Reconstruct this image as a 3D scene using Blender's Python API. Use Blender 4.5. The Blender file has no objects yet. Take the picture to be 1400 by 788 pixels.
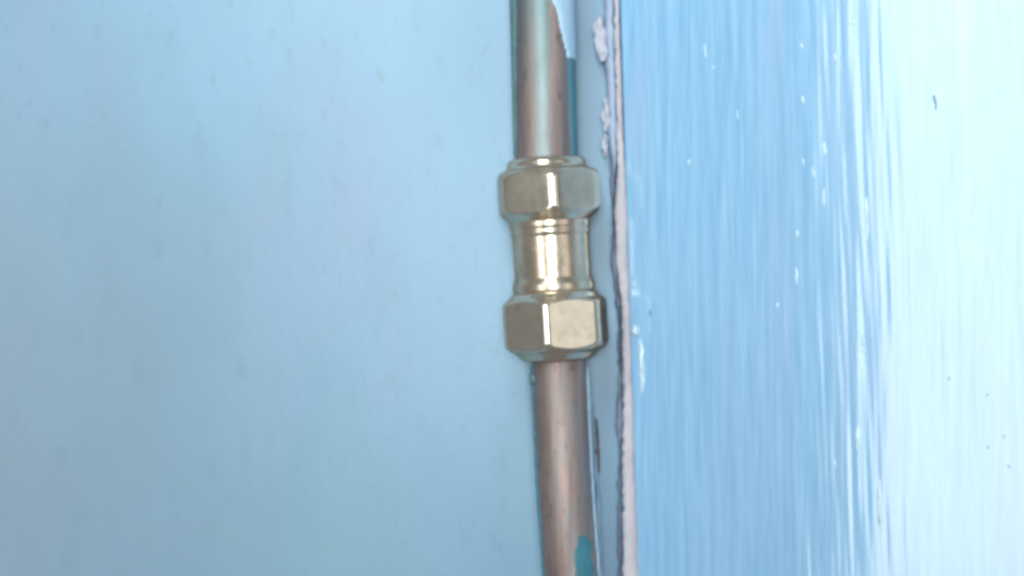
import bpy, bmesh, math, random
from mathutils import Vector, noise, Matrix

scene = bpy.context.scene
COL = scene.collection
S = 0.000192            # metres per photo pixel at the pipe's depth
D = 0.45                # camera to pipe


def P(x, y, Y=0.0):     # photo pixel -> place at depth Y
    k = S * (D + Y) / D
    return Vector(((x - 700) * k, Y, (394 - y) * k))


# ------------------------------------------------------------ camera
cd = bpy.data.cameras.new('camera')
cam = bpy.data.objects.new('camera', cd)
COL.objects.link(cam)
cam.location = (0, -D, 0)
cam.rotation_euler = (math.radians(90), 0, 0)
cd.sensor_width = 36
cd.lens = 36 * D / (1400 * S)
cd.clip_start = 0.01
cd.clip_end = 50
cd.dof.use_dof = True
cd.dof.focus_distance = 0.432
cd.dof.aperture_fstop = 8.5
scene.camera = cam

# ------------------------------------------------------------ room light
w = bpy.data.worlds.new('World')
scene.world = w
w.use_nodes = True
bg = w.node_tree.nodes['Background']
bg.inputs[0].default_value = (0.95, 0.90, 0.95, 1)
bg.inputs[1].default_value = 0.13


def area(name, loc, aim, sx, sy, power, col):
    l = bpy.data.lights.new(name, 'AREA')
    l.shape = 'RECTANGLE'
    l.size = sx
    l.size_y = sy
    l.energy = power
    l.color = col
    o = bpy.data.objects.new(name, l)
    COL.objects.link(o)
    o.location = loc
    o.rotation_euler = (Vector(aim) - Vector(loc)).to_track_quat('-Z', 'Y').to_euler()
    return o


# window behind the photographer, a second one to the left, a soft near lamp to the upper right
area('window_behind_camera', (-0.03, -1.40, 0.05), (0.01, 0, 0), 0.30, 0.40, 8.6, (0.87, 0.985, 1.03))
area('window_to_the_left', (-0.62, -0.95, 0.0), (0.08, 0, 0), 0.24, 0.66, 2.95, (1.0, 0.985, 0.95))
area('added_fill_right', (0.75, -0.95, 0.0), (0, 0, 0), 0.50, 1.0, 1.5, (1.0, 0.98, 0.94))  # added fill with no seen source, brightens the nuts' right facets
area('lamp_near', (-0.06, -0.29, 0.21), (0.0, 0, -0.02), 0.14, 0.14, 0.78, (0.86, 0.99, 1.02))

scene.view_settings.view_transform = 'Standard'
scene.view_settings.look = 'None'
scene.view_settings.exposure = 0.0
scene.view_settings.gamma = 1.0
scene.render.engine = 'CYCLES'
scene.cycles.pixel_filter_type = 'BLACKMAN_HARRIS'
scene.cycles.filter_width = 3.5


# ------------------------------------------------------------ materials
class MT:
    def __init__(self, name):
        self.m = bpy.data.materials.new(name)
        self.m.use_nodes = True
        self.t = self.m.node_tree
        self.b = self.t.nodes['Principled BSDF']
        self.tc = self.t.nodes.new('ShaderNodeTexCoord')

    def n(self, typ, **kw):
        nd = self.t.nodes.new(typ)
        for k, v in kw.items():
            setattr(nd, k, v)
        return nd

    def link(self, a, b):
        self.t.links.new(a, b)

    def noise(self, scale, detail=3, rough=0.5, stretch=(1, 1, 1), off=(0, 0, 0)):
        mp = self.n('ShaderNodeMapping')
        mp.inputs['Scale'].default_value = stretch
        mp.inputs['Location'].default_value = off
        self.link(self.tc.outputs['Object'], mp.inputs[0])
        ns = self.n('ShaderNodeTexNoise')
        ns.inputs['Scale'].default_value = scale
        ns.inputs['Detail'].default_value = detail
        ns.inputs['Roughness'].default_value = rough
        self.link(mp.outputs[0], ns.inputs['Vector'])
        return ns.outputs['Fac']

    def ramp(self, fac, stops):
        r = self.n('ShaderNodeValToRGB')
        e = r.color_ramp.elements
        while len(e) < len(stops):
            e.new(0.5)
        for i, (p, c) in enumerate(stops):
            e[i].position = p
            e[i].color = (c, c, c, 1) if isinstance(c, (int, float)) else (*c, 1)
        self.link(fac, r.inputs[0])
        return r.outputs[0]

    def mix(self, fac, a, b):
        mx = self.n('ShaderNodeMix', data_type='RGBA')
        if isinstance(fac, (int, float)):
            mx.inputs[0].default_value = fac
        else:
            self.link(fac, mx.inputs[0])
        for s, v in ((mx.inputs[6], a), (mx.inputs[7], b)):
            if isinstance(v, tuple):
                s.default_value = (*v, 1)
            else:
                self.link(v, s)
        return mx.outputs[2]

    def math(self, op, a, b=0.0):
        m = self.n('ShaderNodeMath', operation=op)
        for s, v in ((m.inputs[0], a), (m.inputs[1], b)):
            if isinstance(v, (int, float)):
                s.default_value = v
            else:
                self.link(v, s)
        return m.outputs[0]

    def bump(self, h, dist, strength=1.0, prev=None):
        b = self.n('ShaderNodeBump')
        b.inputs['Strength'].default_value = strength
        b.inputs['Distance'].default_value = dist
        self.link(h, b.inputs['Height'])
        if prev:
            self.link(prev, b.inputs['Normal'])
        return b.outputs[0]

    def done(self, col, rough, metal=0.0, normal=None, spec=0.5, coat=0.0):
        for s, v in (('Base Color', col), ('Roughness', rough), ('Metallic', metal)):
            if isinstance(v, tuple):
                self.b.inputs[s].default_value = (*v, 1)
            elif isinstance(v, (int, float)):
                self.b.inputs[s].default_value = v
            else:
                self.link(v, self.b.inputs[s])
        self.b.inputs['Specular IOR Level'].default_value = spec
        self.b.inputs['Coat Weight'].default_value = coat
        self.b.inputs['Coat Roughness'].default_value = 0.11
        self.b.inputs['Coat IOR'].default_value = 1.7
        if normal:
            self.link(normal, self.b.inputs['Normal'])
        return self.m


def wall_paint():
    m = MT('wall_paint')
    c = m.mix(m.ramp(m.noise(11, 4, 0.55, (1, 1, 0.7)), [(0.35, 0.0), (0.65, 1.0)]),
              (0.240, 0.415, 0.555), (0.200, 0.362, 0.49))
    tint = m.ramp(m.noise(24, 4, 0.6, (1, 1, 0.45), (3, 1, 7)), [(0.48, 0.0), (0.68, 0.6)])
    c = m.mix(tint, c, (0.265, 0.36, 0.52))
    tint = m.ramp(m.noise(28, 4, 0.6, (1, 1, 0.5), (13, 1, 2)), [(0.48, 0.0), (0.68, 0.5)])
    c = m.mix(tint, c, (0.225, 0.375, 0.435))
    # light falling off to the left, painted into the wall colour, outline broken
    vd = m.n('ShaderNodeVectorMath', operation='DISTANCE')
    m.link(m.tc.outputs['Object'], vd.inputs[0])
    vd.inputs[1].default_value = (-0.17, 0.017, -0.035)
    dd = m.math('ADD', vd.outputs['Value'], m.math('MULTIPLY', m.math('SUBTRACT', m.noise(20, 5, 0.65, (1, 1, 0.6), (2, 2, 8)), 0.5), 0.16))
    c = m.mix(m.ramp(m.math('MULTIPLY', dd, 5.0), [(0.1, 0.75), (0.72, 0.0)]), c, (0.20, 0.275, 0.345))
    # scuffs and small grey marks left in the paint
    sc = m.ramp(m.noise(170, 2, 0.5, (1, 1, 0.55), (5, 5, 5)), [(0.60, 0.0), (0.80, 0.42)])
    c = m.mix(sc, c, (0.17, 0.28, 0.36))
    sc = m.ramp(m.noise(420, 2, 0.5, (1, 1, 0.6), (9, 5, 1)), [(0.63, 0.0), (0.78, 0.5)])
    c = m.mix(sc, c, (0.20, 0.30, 0.36))
    h = m.noise(420, 3, 0.6, (1, 1, 0.4))
    b = m.bump(h, 0.00008, 0.5)
    b = m.bump(m.noise(60, 2, 0.5, (1, 1, 0.6)), 0.0003, 0.4, b)
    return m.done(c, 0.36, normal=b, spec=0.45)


def board_paint():
    m = MT('board_gloss_paint')
    st = m.noise(620, 4, 0.7, (1, 1, 0.05))
    c = m.mix(m.ramp(st, [(0.36, 0.0), (0.64, 1.0)]), (0.195, 0.43, 0.665), (0.27, 0.52, 0.74))
    st2 = m.noise(120, 3, 0.55, (1, 1, 0.06), (4, 4, 4))
    c = m.mix(m.ramp(st2, [(0.45, 0.0), (0.75, 0.45)]), c, (0.29, 0.45, 0.67))
    st3 = m.noise(60, 3, 0.55, (1, 1, 0.12), (8, 1, 4))
    c = m.mix(m.ramp(st3, [(0.58, 0.0), (0.72, 0.45)]), c, (0.42, 0.50, 0.66))
    sp = m.ramp(m.noise(600, 2, 0.5, (1, 1, 0.4), (2, 5, 1)), [(0.76, 0.0), (0.84, 0.5)])
    c = m.mix(sp, c, (0.16, 0.27, 0.34))
    b = m.bump(m.noise(900, 4, 0.7, (1, 1, 0.05), (1, 2, 3)), 0.00016, 0.6)
    b = m.bump(m.noise(300, 3, 0.6, (1, 1, 0.09), (1, 2, 9)), 0.00018, 0.4, b)
    return m.done(c, 0.36, normal=b, spec=0.6, coat=1.0)


def copper(name, patina, streak):
    m = MT(name)
    c = m.mix(m.ramp(m.noise(150, 4, 0.6, (1, 1, 0.12)), [(0.35, 0.0), (0.65, 1.0)]),
              (0.30, 0.205, 0.18), (0.46, 0.34, 0.31))
    dirty = m.ramp(m.noise(200, 4, 0.6, (1, 1, 0.25), (7, 7, 7)), [(0.42, 0.0), (0.58, patina)])
    c = m.mix(dirty, c, (0.33, 0.315, 0.30))
    sp = m.ramp(m.noise(420, 3, 0.6, (1, 1, 0.5), (2, 7, 7)), [(0.58, 0.0), (0.72, 0.6)])
    c = m.mix(sp, c, (0.16, 0.13, 0.11))
    vs_ = m.ramp(m.noise(480, 4, 0.65, (1, 1, 0.035), (6, 2, 7)), [(0.47, 0.0), (0.64, 0.6)])
    c = m.mix(vs_, c, (0.20, 0.205, 0.205))
    if streak:
        sx = m.n('ShaderNodeSeparateXYZ')
        m.link(m.tc.outputs['Object'], sx.inputs[0])
        wob = m.math('MULTIPLY', m.math('SUBTRACT', m.noise(120, 3, 0.6, (1, 1, 0.25), (1, 1, 1)), 0.5), 0.005)
        d = m.math('ABSOLUTE', m.math('ADD', m.math('SUBTRACT', sx.outputs['X'], -0.0010), wob))
        f = m.ramp(m.math('DIVIDE', d, 0.004), [(0.25, 0.85), (0.75, 0.0)])
        c = m.mix(f, c, (0.23, 0.28, 0.28))
        # old grey-green film, thicker higher up
        zf = m.ramp(m.math('ADD', m.math('MULTIPLY', sx.outputs['Z'], 22.0), m.math('MULTIPLY', wob, 60.0)),
                    [(0.25, 0.0), (0.9, 0.75)])
        xf = m.ramp(m.math('ADD', m.math('MULTIPLY', sx.outputs['X'], 90.0), 0.5), [(0.45, 1.0), (0.68, 0.0)])
        c = m.mix(m.math('MULTIPLY', zf, xf), c, (0.14, 0.215, 0.225))
    b = m.bump(m.noise(500, 3, 0.6, (1, 1, 0.15)), 0.00012, 0.6)
    rgh = m.ramp(m.noise(180, 3, 0.6, (1, 1, 0.2)), [(0.3, 0.45), (0.7, 0.62)])
    return m.done(c, rgh, 0.75, b)


def brass(name, a, b_, tarn, edge, metal, r0, r1):
    m = MT(name)
    m.b.inputs['Specular Tint'].default_value = (*edge, 1)
    c = m.mix(m.ramp(m.noise(130, 3, 0.6), [(0.35, 0.0), (0.7, 1.0)]), a, b_)
    tar = m.ramp(m.noise(320, 4, 0.65, (1, 1, 0.7), (4, 4, 4)), [(0.52, 0.0), (0.70, tarn)])
    c = m.mix(tar, c, (0.34, 0.26, 0.18))
    b = m.bump(m.noise(900, 2, 0.5, (0.3, 0.3, 1)), 0.00004, 0.5)
    rg = m.ramp(m.noise(240, 3, 0.6), [(0.3, r0), (0.7, r1)])
    return m.done(c, rg, metal, b)


def simple(name, a, b_, rough, scale=300, dist=0.0002, metal=0.0, spec=0.4):
    m = MT(name)
    c = m.mix(m.ramp(m.noise(scale, 4, 0.6, (1, 1, 0.4)), [(0.35, 0.0), (0.65, 1.0)]), a, b_)
    b = m.bump(m.noise(scale * 2, 3, 0.6, (1, 1, 0.5)), dist, 0.6)
    return m.done(c, rough, metal, b, spec)


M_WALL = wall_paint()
M_BOARD = board_paint()
M_CU_UP = copper('worn_copper_with_film', 0.35, True)
M_CU_LO = copper('worn_copper', 0.6, False)
M_BRASS = brass('tarnished_brass', (0.73, 0.665, 0.55), (0.63, 0.585, 0.48), 0.3, (0.60, 0.46, 0.36), 0.82, 0.13, 0.20)
M_BODY = brass('warm_brass', (0.72, 0.62, 0.49), (0.58, 0.49, 0.38), 0.65, (0.45, 0.30, 0.20), 0.82, 0.22, 0.28)
M_TEAL = simple('old_teal_paint', (0.070, 0.20, 0.27), (0.09, 0.24, 0.31), 0.5)
M_TEAL2 = simple('old_grey_green_paint', (0.10, 0.19, 0.21), (0.16, 0.27, 0.28), 0.5)
M_TURQ = simple('turquoise_paint', (0.04, 0.17, 0.23), (0.06, 0.22, 0.28), 0.45)
M_PALE = simple('pale_blue_paint', (0.40, 0.58, 0.74), (0.45, 0.63, 0.78), 0.45)
M_FILL = simple('bare_pinkish_filler', (0.50, 0.46, 0.51), (0.62, 0.57, 0.60), 0.75, 160, 0.0006)
M_CRUMB = simple('white_filler', (0.50, 0.52, 0.60), (0.66, 0.63, 0.69), 0.8, 260, 0.0006)
M_DIRT = simple('brown_grime', (0.16, 0.12, 0.15), (0.24, 0.19, 0.22), 0.8, 260, 0.0005)
M_JOINT = simple('purplish_gap_shade', (0.15, 0.16, 0.24), (0.28, 0.33, 0.44), 0.8, 220)  # dark tone standing for the gap shade beside the board


# ------------------------------------------------------------ helpers
def link_mesh(name, verts, faces, mat, parent=None, smooth=None):
    me = bpy.data.meshes.new(name)
    me.from_pydata([tuple(v) for v in verts], [], faces)
    bm = bmesh.new()
    bm.from_mesh(me)
    bmesh.ops.remove_doubles(bm, verts=bm.verts, dist=1e-7)
    bmesh.ops.recalc_face_normals(bm, faces=bm.faces)
    if smooth is not None:
        for f in bm.faces:
            f.smooth = True
        for e in bm.edges:
            if len(e.link_faces) == 2 and e.calc_face_angle(0) > smooth:
                e.smooth = False
    bm.to_mesh(me)
    bm.free()
    me.materials.append(mat)
    o = bpy.data.objects.new(name, me)
    COL.objects.link(o)
    if parent:
        o.parent = parent
    return o


def grid_faces(nu, nv, wrap=False):
    f = []
    for j in range(nv - 1):
        for i in range(nu if wrap else nu - 1):
            a = j * nu + i
            b = j * nu + (i + 1) % nu
            f.append((a, b, b + nu, a + nu))
    return f


def nz(x, y=0.0, z=0.0):
    return noise.noise(Vector((x, y, z)))


# ------------------------------------------------------------ wall behind the pipe
WX0, WB = 0.028, math.radians(-1.2)


def wall_y(x):
    return 0.0168 - (WX0 - x) * math.tan(WB)


def build_wall():
    nu, nv = 120, 70
    vs = []
    for j in range(nv):
        z = -0.16 + 0.32 * j / (nv - 1)
        for i in range(nu):
            x = -0.30 + 0.36 * i / (nu - 1)
            h = 0.00025 * nz(x * 12, z * 9, 1) + 0.00003 * nz(x * 60, z * 40, 4)
            vs.append((x, wall_y(x) + h, z))
    fs = grid_faces(nu, nv)
    # thickness: back slab
    n0 = len(vs)
    for (x, z) in ((-0.30, -0.16), (0.06, -0.16), (0.06, 0.16), (-0.30, 0.16)):
        vs.append((x, wall_y(x) + 0.03, z))
    fs.append((n0, n0 + 1, n0 + 2, n0 + 3))
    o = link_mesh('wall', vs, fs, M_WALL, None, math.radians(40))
    o['kind'] = 'structure'
    return o


wall = build_wall()


# ------------------------------------------------------------ boxed board on the right
def edge_x(y):          # photo x of the board's left edge at photo y
    pts = [(-80, 838), (0, 842), (120, 848), (200, 850), (290, 858), (360, 852), (430, 862), (520, 866), (640, 870), (788, 874), (880, 876)]
    for (a, xa), (b, xb) in zip(pts, pts[1:]):
        if a <= y <= b:
            t = (y - a) / (b - a)
            t = t * t * (3 - 2 * t)
            return xa + (xb - xa) * t
    return pts[0][1] if y < pts[0][0] else pts[-1][1]


def board_x(y):
    return 847 + 0.030 * y


BA = math.radians(27)
BY0 = 0.0060


def board_h(u, z):
    h = 0.00003 * nz(u * 330, z * 20, 2) + 0.000024 * nz(u * 800, z * 40, 7) + 0.00009 * nz(u * 60, z * 7, 5)
    h += 0.0004 * nz(u * 22, z * 3.0, 9)
    return h


def board_point(u, z, y_px, lift=0.0):
    # u metres from the left edge along the board's face
    e = P(board_x(y_px), 394, BY0)
    dx, dy = math.cos(BA), -math.sin(BA)
    nx, ny = -math.sin(BA), -math.cos(BA)
    h = board_h(u, z) * min(1, 0.25 + u / 0.01) + lift
    # rounded arris near the edge
    r = 0.0006
    if u < r:
        h -= r - math.sqrt(max(0, r * r - (r - u) ** 2))
    return Vector((e.x + dx * u + nx * h, e.y + dy * u + ny * h, z))


def z_to_px(z):
    return 394 - z / S


def build_board():
    zs = [-0.135 + 0.27 * j / 149 for j in range(150)]
    us = [0, 0.00015, 0.0004, 0.0008, 0.0012, 0.0017] + [0.0017 + 0.20 * (i / 520) for i in range(1, 521)]
    nu = len(us) + 1
    vs = []
    for z in zs:
        p = board_point(0, z, z_to_px(z))
        vs.append(Vector((p.x + 0.0012, 0.0155, z)))       # side face running back to the wall
        for u in us:
            vs.append(board_point(u, z, z_to_px(z)))
    fs = grid_faces(nu, len(zs))
    n0 = len(vs)
    p = vs[nu - 1]
    for x, z in ((0.0335, zs[0]), (p.x, zs[0]), (p.x, zs[-1]), (0.0335, zs[-1])):
        vs.append(Vector((x, 0.0155, z)))
    fs.append((n0, n0 + 1, n0 + 2, n0 + 3))
    o = link_mesh('painted_board', vs, fs, M_BOARD, None, math.radians(50))
    o['label'] = 'glossy light blue board with vertical brush marks to the right of the pipe'
    o['category'] = 'board'
    return o


board = build_board()


def ribbon(name, pts, mat, parent, label=None, seg=14, flat=1.0, seed=0, rough=0.00025):
    """Irregular bead: pts = [(centre Vector, half width, half depth)]"""
    vs = []
    for k, (c, a, b) in enumerate(pts):
        for i in range(seg):
            t = 2 * math.pi * i / seg
            q = rough * nz(c.z * 420 + seed, math.cos(t) * 1.3, math.sin(t) * 1.3)
            vs.append(c + Vector(((a + q) * math.cos(t), (b + q) * math.sin(t), 0)))
    fs = grid_faces(seg, len(pts), True)
    fs.append(tuple(range(seg)))
    fs.append(tuple(range((len(pts) - 1) * seg, len(pts) * seg)))
    o = link_mesh(name, vs, fs, mat, parent, math.radians(60))
    if label:
        o['label'] = label
    return o


def interp(prof, y):
    if y <= prof[0][0]:
        return prof[0][1]
    for (a, ra), (b, rb) in zip(prof, prof[1:]):
        if y <= b:
            return ra + (rb - ra) * (y - a) / (b - a) if b > a else rb
    return prof[-1][1]


# bare filler lip where the paint has split along the board's edge
pts = []
N = 220
for k in range(N + 1):
    y = -70 + (788 + 140) * k / N
    lp = [(-90, 838), (150, 842), (230, 844), (290, 840), (360, 843), (430, 850), (520, 852), (640, 851), (880, 852)]
    rp = [(-90, 844), (150, 851), (230, 855), (290, 858), (430, 862), (640, 869), (788, 874), (880, 876)]
    xl = interp(lp, y) + 2.4 * nz(y * 0.03, 3) + 2.2 * nz(y * 0.12, 8) + 1.2 * nz(y * 0.4, 8)
    xr = interp(rp, y) + 0.8 * nz(y * 0.04, 13) + 0.5 * nz(y * 0.2, 8)
    pts.append((P((xl + xr) / 2, y, BY0 + 0.0002), (xr - xl) / 2 * S, 0.0013))
ribbon('bare_edge', pts, M_FILL, board, 'bare pinkish filler along the split edge', seed=3)

# white filler lumps at the top of the split
for (x0, y0, x1, y1, wp, mat) in ((819, 24, 824, 84, 8, M_CRUMB), (829, 134, 830, 180, 5, M_CRUMB), (827, 184, 829, 214, 3.4, M_CRUMB)):
    pp = []
    for k in range(25):
        t = k / 24
        prof = math.sin(math.pi * min(max(t, 0.02), 0.98)) ** 0.35
        y = y0 + (y1 - y0) * t
        ww = wp * prof * (1 + 0.35 * nz(y * 0.12, x0))
        pp.append((P(x0 + (x1 - x0) * t + 1.5 * nz(y * 0.07, x0 + 3), y, 0.0095), ww * S, 0.0010 * prof))
    ribbon('filler_lump', pp, mat, board, None, seed=x0, rough=0.0009)
# thin strip of paint bridging between wall and board
pp = []
for k in range(90):
    y = -60 + 300 * k / 89
    pp.append((P(833 + 0.03 * y + 1.5 * nz(y * 0.05, 1), y, 0.0115), (7.5 + 2 * nz(y * 0.06, 9)) * S * (1 if y < 200 else max(0.15, (245 - y) / 45)), 0.003))
ribbon('paint_bridge', pp, simple('lilac_grey_paint', (0.36, 0.47, 0.62), (0.45, 0.50, 0.62), 0.6), board,
       'lilac grey paint bridging the corner', seed=21)


# shade of the open joint, put in as a dark bead
def joint_shade():
    pp = []
    for k in range(160):
        y = 180 + 640 * k / 159
        wpx = (2.6 + 2.6 * nz(y * 0.03, 2) + 1.8 * nz(y * 0.1, 7))
        if y < 240:
            wpx += 1.0
        pp.append((P(interp([(180, 838), (290, 838), (360, 840), (430, 847), (520, 848), (880, 847)], y) + 1.2 * nz(y * 0.05, 4), y, 0.0105), max(0.5, wpx + 3.5 * nz(y * 0.015, 31)) * S, 0.0016))
    ribbon('joint_shade', pp, M_JOINT, board, 'dark bead standing for shade in the open joint', seed=33)


joint_shade()


# small things on the board's face: a glossy paint run, nibs and a chip
def blob_on_board(name, x, y, a, b, h, mat, label=None, tail=0.0):
    # x, y photo px of the centre; a, b half sizes in px
    z = (394 - y) * S
    cx = (x - 700) * S
    e = P(edge_x(y), 394, BY0)
    # solve u from the perspective
    u = 0.0
    for _ in range(30):
        q = board_point(u, z, y)
        k = (D + q.y) / D
        u += ((x - 700) * S * k - q.x) / math.cos(BA)
    k = (D + q.y) / D
    zc = (394 - y) * S * k
    vs = []
    nr, ns = 5, 14
    for r in range(nr + 1):
        t = r / nr
        for i in range(ns):
            an = 2 * math.pi * i / ns
            du = a * S * t * math.cos(an) * (1 + 0.2 * nz(an, x))
            dz = b * S * t * math.sin(an)
            du *= 1 - tail * (dz / (b * S) * 0.5 + 0.5)
            vs.append(board_point(max(0, u + du + a * S * 0.9 * nz(dz * 700, x, y)), zc + dz, z_to_px(zc + dz), h * (1 - t * t) * (1 + 0.8 * nz(dz * 900, x + 5, y)) - (0.00005 if r == nr else 0)))
    fs = grid_faces(ns, nr + 1, True)
    o = link_mesh(name, vs, fs, mat, board, math.radians(80))
    if label:
        o['label'] = label
    return o


M_RUN = simple('blue_paint_with_highlight', (0.50, 0.68, 0.82), (0.56, 0.74, 0.86), 0.2, 120, 0.0001, 0, 0.8)  # run colour kept pale to paint in its highlight
blob_on_board('paint_run', 868, 453, 6.5, 9, 0.0012, M_RUN, 'glossy paint run beside the lower nut')
blob_on_board('paint_run', 877, 500, 4.5, 40, 0.0006, M_RUN, 'long glossy paint run beside the lower nut')
random.seed(5)
M_NIB = simple('nib_paint_with_glint', (0.52, 0.72, 0.84), (0.62, 0.80, 0.88), 0.18, 300, 0.0002, 0, 0.8)  # real nibs, their glints painted in as a pale colour
nibs = [(964, 70, 2.2, 14), (975, 93, 3, 3), (1095, 63, 3.5, 5), (1097, 137, 3.5, 8), (1127, 204, 4, 12), (1090, 320, 3, 7),
        (1089, 378, 3, 16), (942, 222, 3, 5), (1166, 30, 4, 7), (1142, 80, 3, 9), (1153, 405, 4, 8), (1141, 635, 4, 7),
        (1173, 600, 5, 22), (1063, 418, 3, 6), (1008, 157, 2, 9), (1180, 470, 4, 18), (1112, 236, 3, 10), (1126, 270, 3, 16), (1203, 690, 5, 46),
        (1185, 300, 4, 40), (1098, 222, 2.5, 7)]
for (x, y, a, b) in nibs:
    blob_on_board('paint_nib', x, y, a * 0.7, b * 0.8, 0.0003, M_NIB)
M_CHIP = simple('dark_chip', (0.17, 0.26, 0.31), (0.22, 0.32, 0.38), 0.7)
blob_on_board('paint_chip', 1277, 136, 2.0, 7, 0.0002, M_CHIP, 'small dark curved chip in the bright paint')
blob_on_board('paint_chip', 1279, 146, 1.5, 5, 0.0002, M_CHIP)
blob_on_board('paint_chip', 850, 282, 5, 3.5, 0.0010, M_DIRT, 'dark chip on the bare edge')
blob_on_board('paint_chip', 889, 428, 1.6, 6, 0.0002, M_CHIP)
for (x, y) in ((1298, 518), (1350, 540), (1373, 597), (1351, 612), (1380, 638)):
    blob_on_board('paint_chip', x, y, 1.1, 2.2, 0.0002, M_CHIP)

# ------------------------------------------------------------ the pipe run
run = bpy.data.objects.new('water_pipe', None)
COL.objects.link(run)
run.location = P(760, 788)
run['label'] = 'worn copper pipe with a brass compression coupling running down the corner'
run['category'] = 'pipe'
bpy.context.view_layer.update()


def to_run(o):
    o.parent = run
    o.matrix_parent_inverse = Matrix.Translation(-run.location)
    return o


def tube(name, pts, r, mat, seg=64):
    vs = []
    for c in pts:
        for i in range(seg):
            t = 2 * math.pi * i / seg
            q = r + 0.00006 * nz(c.z * 90, math.cos(t), math.sin(t))
            vs.append(c + Vector((q * math.sin(t), -q * math.cos(t), 0)))
    fs = grid_faces(seg, len(pts), True)
    fs.append(tuple(range(seg)))
    fs.append(tuple(range((len(pts) - 1) * seg, len(pts) * seg)))
    return link_mesh(name, vs, fs, mat, None, math.radians(60))


def up_axis(y):
    return P(740.5 + 0.026 * y, y)


def lo_axis(y):
    return P(764 + 0.056 * (y - 492) - 2.0 * math.sin(math.pi * min(1, max(0, (y - 492) / 300))), y)


RU, RL = 43.0 * S, 37.5 * S
pipe_up = to_run(tube('pipe', [up_axis(-90 + 335 * k / 40) for k in range(41)], RU, M_CU_UP))
pipe_up['label'] = 'upper length with old paint flakes'
# object-space texture on the upper pipe is centred on its own axis
off = up_axis(218)
pipe_up.data.transform(Matrix.Translation(-off))
pipe_up.matrix_parent_inverse = Matrix.Identity(4)
pipe_up.location = off - run.location
pipe_lo = to_run(tube('pipe', [lo_axis(470 + 410 * k / 50) for k in range(51)], RL, M_CU_LO))
pipe_lo['label'] = 'lower length with a turquoise paint spot'


def flake(name, axis, r, y0, y1, a0, a1, th, mat, parent, label=None, ny=110, na=18, seed=0.0, jag=3.0, taper=0.0):
    """paint shell on a pipe; a0(t), a1(t) = edges in degrees from the front, + to the right"""
    vs = []
    for j in range(ny + 1):
        t = j / ny
        y = y0 + (y1 - y0) * t
        c = axis(y)
        A0 = a0(t) + jag * nz(y * 0.06, seed) + 0.8 * jag * nz(y * 0.25, seed + 3)
        A1 = a1(t) + jag * nz(y * 0.06, seed + 9) + 0.5 * jag * nz(y * 0.25, seed + 5)
        for i in range(na + 1):
            q = i / na
            an = math.radians(A0 + (A1 - A0) * q)
            lip = 0.0 if i in (0, na) or j in (0, ny) else 1.0
            rr = r - 0.0001 + (th + 0.0001) * lip
            vs.append(c + Vector((rr * math.sin(an), -rr * math.cos(an), 0)))
    o = link_mesh(name, vs, grid_faces(na + 1, ny + 1), mat, None, math.radians(70))
    o.parent = parent
    o.matrix_parent_inverse = parent.matrix_world.inverted()
    if label:
        o['label'] = label
    return o


bpy.context.view_layer.update()
asin = lambda v: math.degrees(math.asin(max(-1, min(1, v))))

# light blue paint left on the right side, ending in a point, over a dark teal layer
flake('paint_flake', up_axis, RU, -85, 84,
      lambda t: asin(((752 if t < 0.5 else 752 + 22 * ((t - 0.5) * 2) ** 0.7) - 743) / 43.0), lambda t: 115, 0.00045, M_PALE, pipe_up,
      'light blue paint ending in a point', seed=2, jag=4)
flake('paint_flake', up_axis, RU, 78, 222, lambda t: 47 + 4 * t, lambda t: 125, 0.00025, M_TEAL, pipe_up,
      'dark teal undercoat down the right side', seed=6, jag=3)
flake('paint_flake', up_axis, RU, -85, 215, lambda t: -125, lambda t: -50 - 17 * t if t > .5 else -44 - 29 * t, 0.00022, M_TEAL2, pipe_up,
      'grey green undercoat down the left side', seed=11, jag=4)
# lower pipe
def ell(t, c, hw, s):
    return c + s * hw * math.sqrt(max(0.0, 1 - (2 * t - 1) ** 2)) 


flake('paint_flake', lo_axis, RL, 727, 806, lambda t: ell(t, 30, 22, -1), lambda t: ell(t, 33, 22, 1), 0.00025, M_TURQ, pipe_lo,
      'turquoise paint spot near the bottom', seed=4, jag=9)
flake('paint_flake', lo_axis, RL, 498, 870, lambda t: -120, lambda t: -72 - 3 * math.sin(t * 9), 0.0004, M_TEAL, pipe_lo,
      'teal undercoat along the left edge', seed=19, jag=7, ny=90)
flake('paint_flake', lo_axis, RL, 560, 870, lambda t: -125, lambda t: -86, 0.0005, M_PALE, pipe_lo,
      'light blue paint ridge along the left edge', seed=25, jag=6, ny=80)
flake('paint_flake', lo_axis, RL, 500, 860, lambda t: 82, lambda t: 125, 0.0006, M_PALE, pipe_lo,
      'light blue paint ridge along the right edge', seed=29, jag=6, ny=80)
flake('paint_flake', lo_axis, RL, 510, 526, lambda t: ell(t, -82, 12, -1), lambda t: ell(t, -78, 14, 1), 0.0008, M_TEAL2, pipe_lo,
      'raised dark paint nib under the lower nut', seed=35, jag=2, ny=14)


# ------------------------------------------------------------ compression coupling 
SL = 0.061


def ax(y):
    return P(749 + (y - 260) * SL, y)


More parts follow.
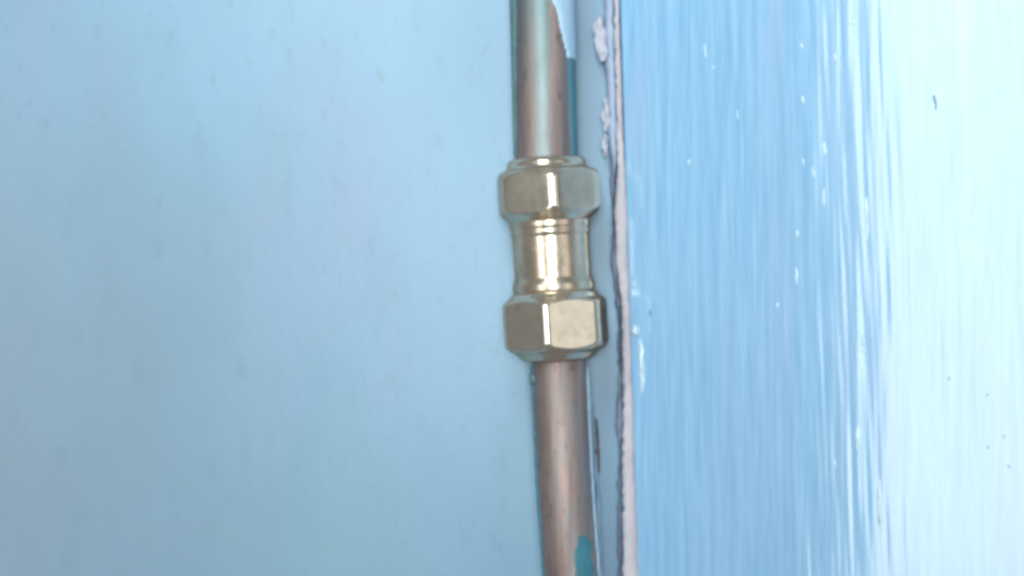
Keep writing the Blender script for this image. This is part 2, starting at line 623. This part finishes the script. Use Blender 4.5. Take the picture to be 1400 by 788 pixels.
def lathe(name, prof, mat, step, hexR=None, phase=0.0, seg=96, p=26, bore=40):
    ys = []
    y = prof[0][0]
    while y < prof[-1][0]:
        ys.append(y)
        y += step
    ys += [q[0] for q in prof]
    ys = sorted(set(round(v, 3) for v in ys))
    rings = [(prof[0][0], None, bore)] + [(y, y, None) for y in ys] + [(prof[-1][0], None, bore)]
    vs = []
    ah = hexR * math.cos(math.pi / 6) if hexR else None
    tilt = Vector((SL, 0, -1)).normalized()
    side = Vector((1, 0, SL)).normalized()
    for (yy, key, rb) in rings:
        c = ax(yy)
        for i in range(seg):
            t = 2 * math.pi * i / seg
            r = rb if rb is not None else interp(prof, key)
            if hexR and rb is None:
                s = 0.0
                for k in range(6):
                    cc = math.cos(t - math.radians(phase + 30 + 60 * k))
                    if cc > 0:
                        s += (cc / ah) ** p
                rh = s ** (-1 / p)
                # soft meeting of cone and hexagon
                r = (r ** -70 + rh ** -70) ** (-1 / 70)
            vs.append(c + side * (r * S * math.sin(t)) + Vector((0, -r * S * math.cos(t), 0)))
    fs = grid_faces(seg, len(rings), True)
    fs += [(len(rings) - 1) * seg and ((len(rings) - 1) * seg + i, (len(rings) - 1) * seg + (i + 1) % seg, (i + 1) % seg, i) for i in range(seg)]
    return link_mesh(name, vs, fs, mat, None, math.radians(34))


body = to_run(lathe('coupling_body', [(290, 50), (300, 54), (303, 55), (310, 55), (312.5, 54), (315, 53.8), (317, 54.4), (320, 54), (323, 52.6), (328, 52.5), (377, 52.5),
                                     (380, 52.5), (384, 54.5), (388, 56), (396, 56.5), (399, 55), (403, 54), (410, 53)], M_BODY, 2.0, seg=128))
body['label'] = 'turned brass body between the two nuts'
nut_a = lathe('hex_nut', [(216.5, 45), (217.5, 49), (219.5, 52), (223, 53.8), (228, 54.5), (231, 57), (235, 65), (240, 72), (246, 78.5), (283, 78.5), (289, 73), (294, 66), (299, 60), (304, 54)],
              M_BRASS, 1.5, 77, 5, seg=288)
nut_b = lathe('hex_nut', [(398, 54), (402, 59), (407, 63), (411, 69), (416, 78.5), (466, 78.5), (472, 73), (478, 65), (482, 58), (486, 54), (490, 50), (492.5, 45), (493.5, 41)],
              M_BRASS, 1.5, 77, -12, seg=288)
bpy.context.view_layer.update()
for n_, lab in ((nut_a, 'upper hexagonal nut'), (nut_b, 'lower hexagonal nut')):
    n_.parent = body
    n_.matrix_parent_inverse = body.matrix_world.inverted()
    n_['label'] = lab

# ------------------------------------------------------------ peeling paint on the wall right of the lower pipe
wp = []
for k in range(100):
    y = 555 + 300 * k / 99
    x = 812 + (y - 560) * 0.045 + 1.5 * nz(y * 0.03, 1)
    Y = wall_y(0.02) - 0.0008
    wp.append((P(x, y, Y), (3.4 + 2.2 * nz(y * 0.05, 6)) * min(1, 0.1 + k / 25) * S, 0.0009 * min(1, 0.1 + k / 25)))
o = ribbon('paint_ridge', wp, M_PALE, wall, 'raised ridge of light blue paint behind the lower pipe', seed=44)
wp = []
for k in range(60):
    t = k / 59
    y = 572 + 75 * t
    x = 815 + (y - 572) * 0.045
    wp.append((P(x, y, wall_y(0.02) - 0.0012), (2.3 * math.sin(math.pi * t) ** 0.5 * (1 + 0.9 * nz(t * 9, 4)) + 0.3) * S, 0.0010))
ribbon('grime_patch', wp, M_DIRT, wall, 'dark grime patch on the paint ridge', seed=47)
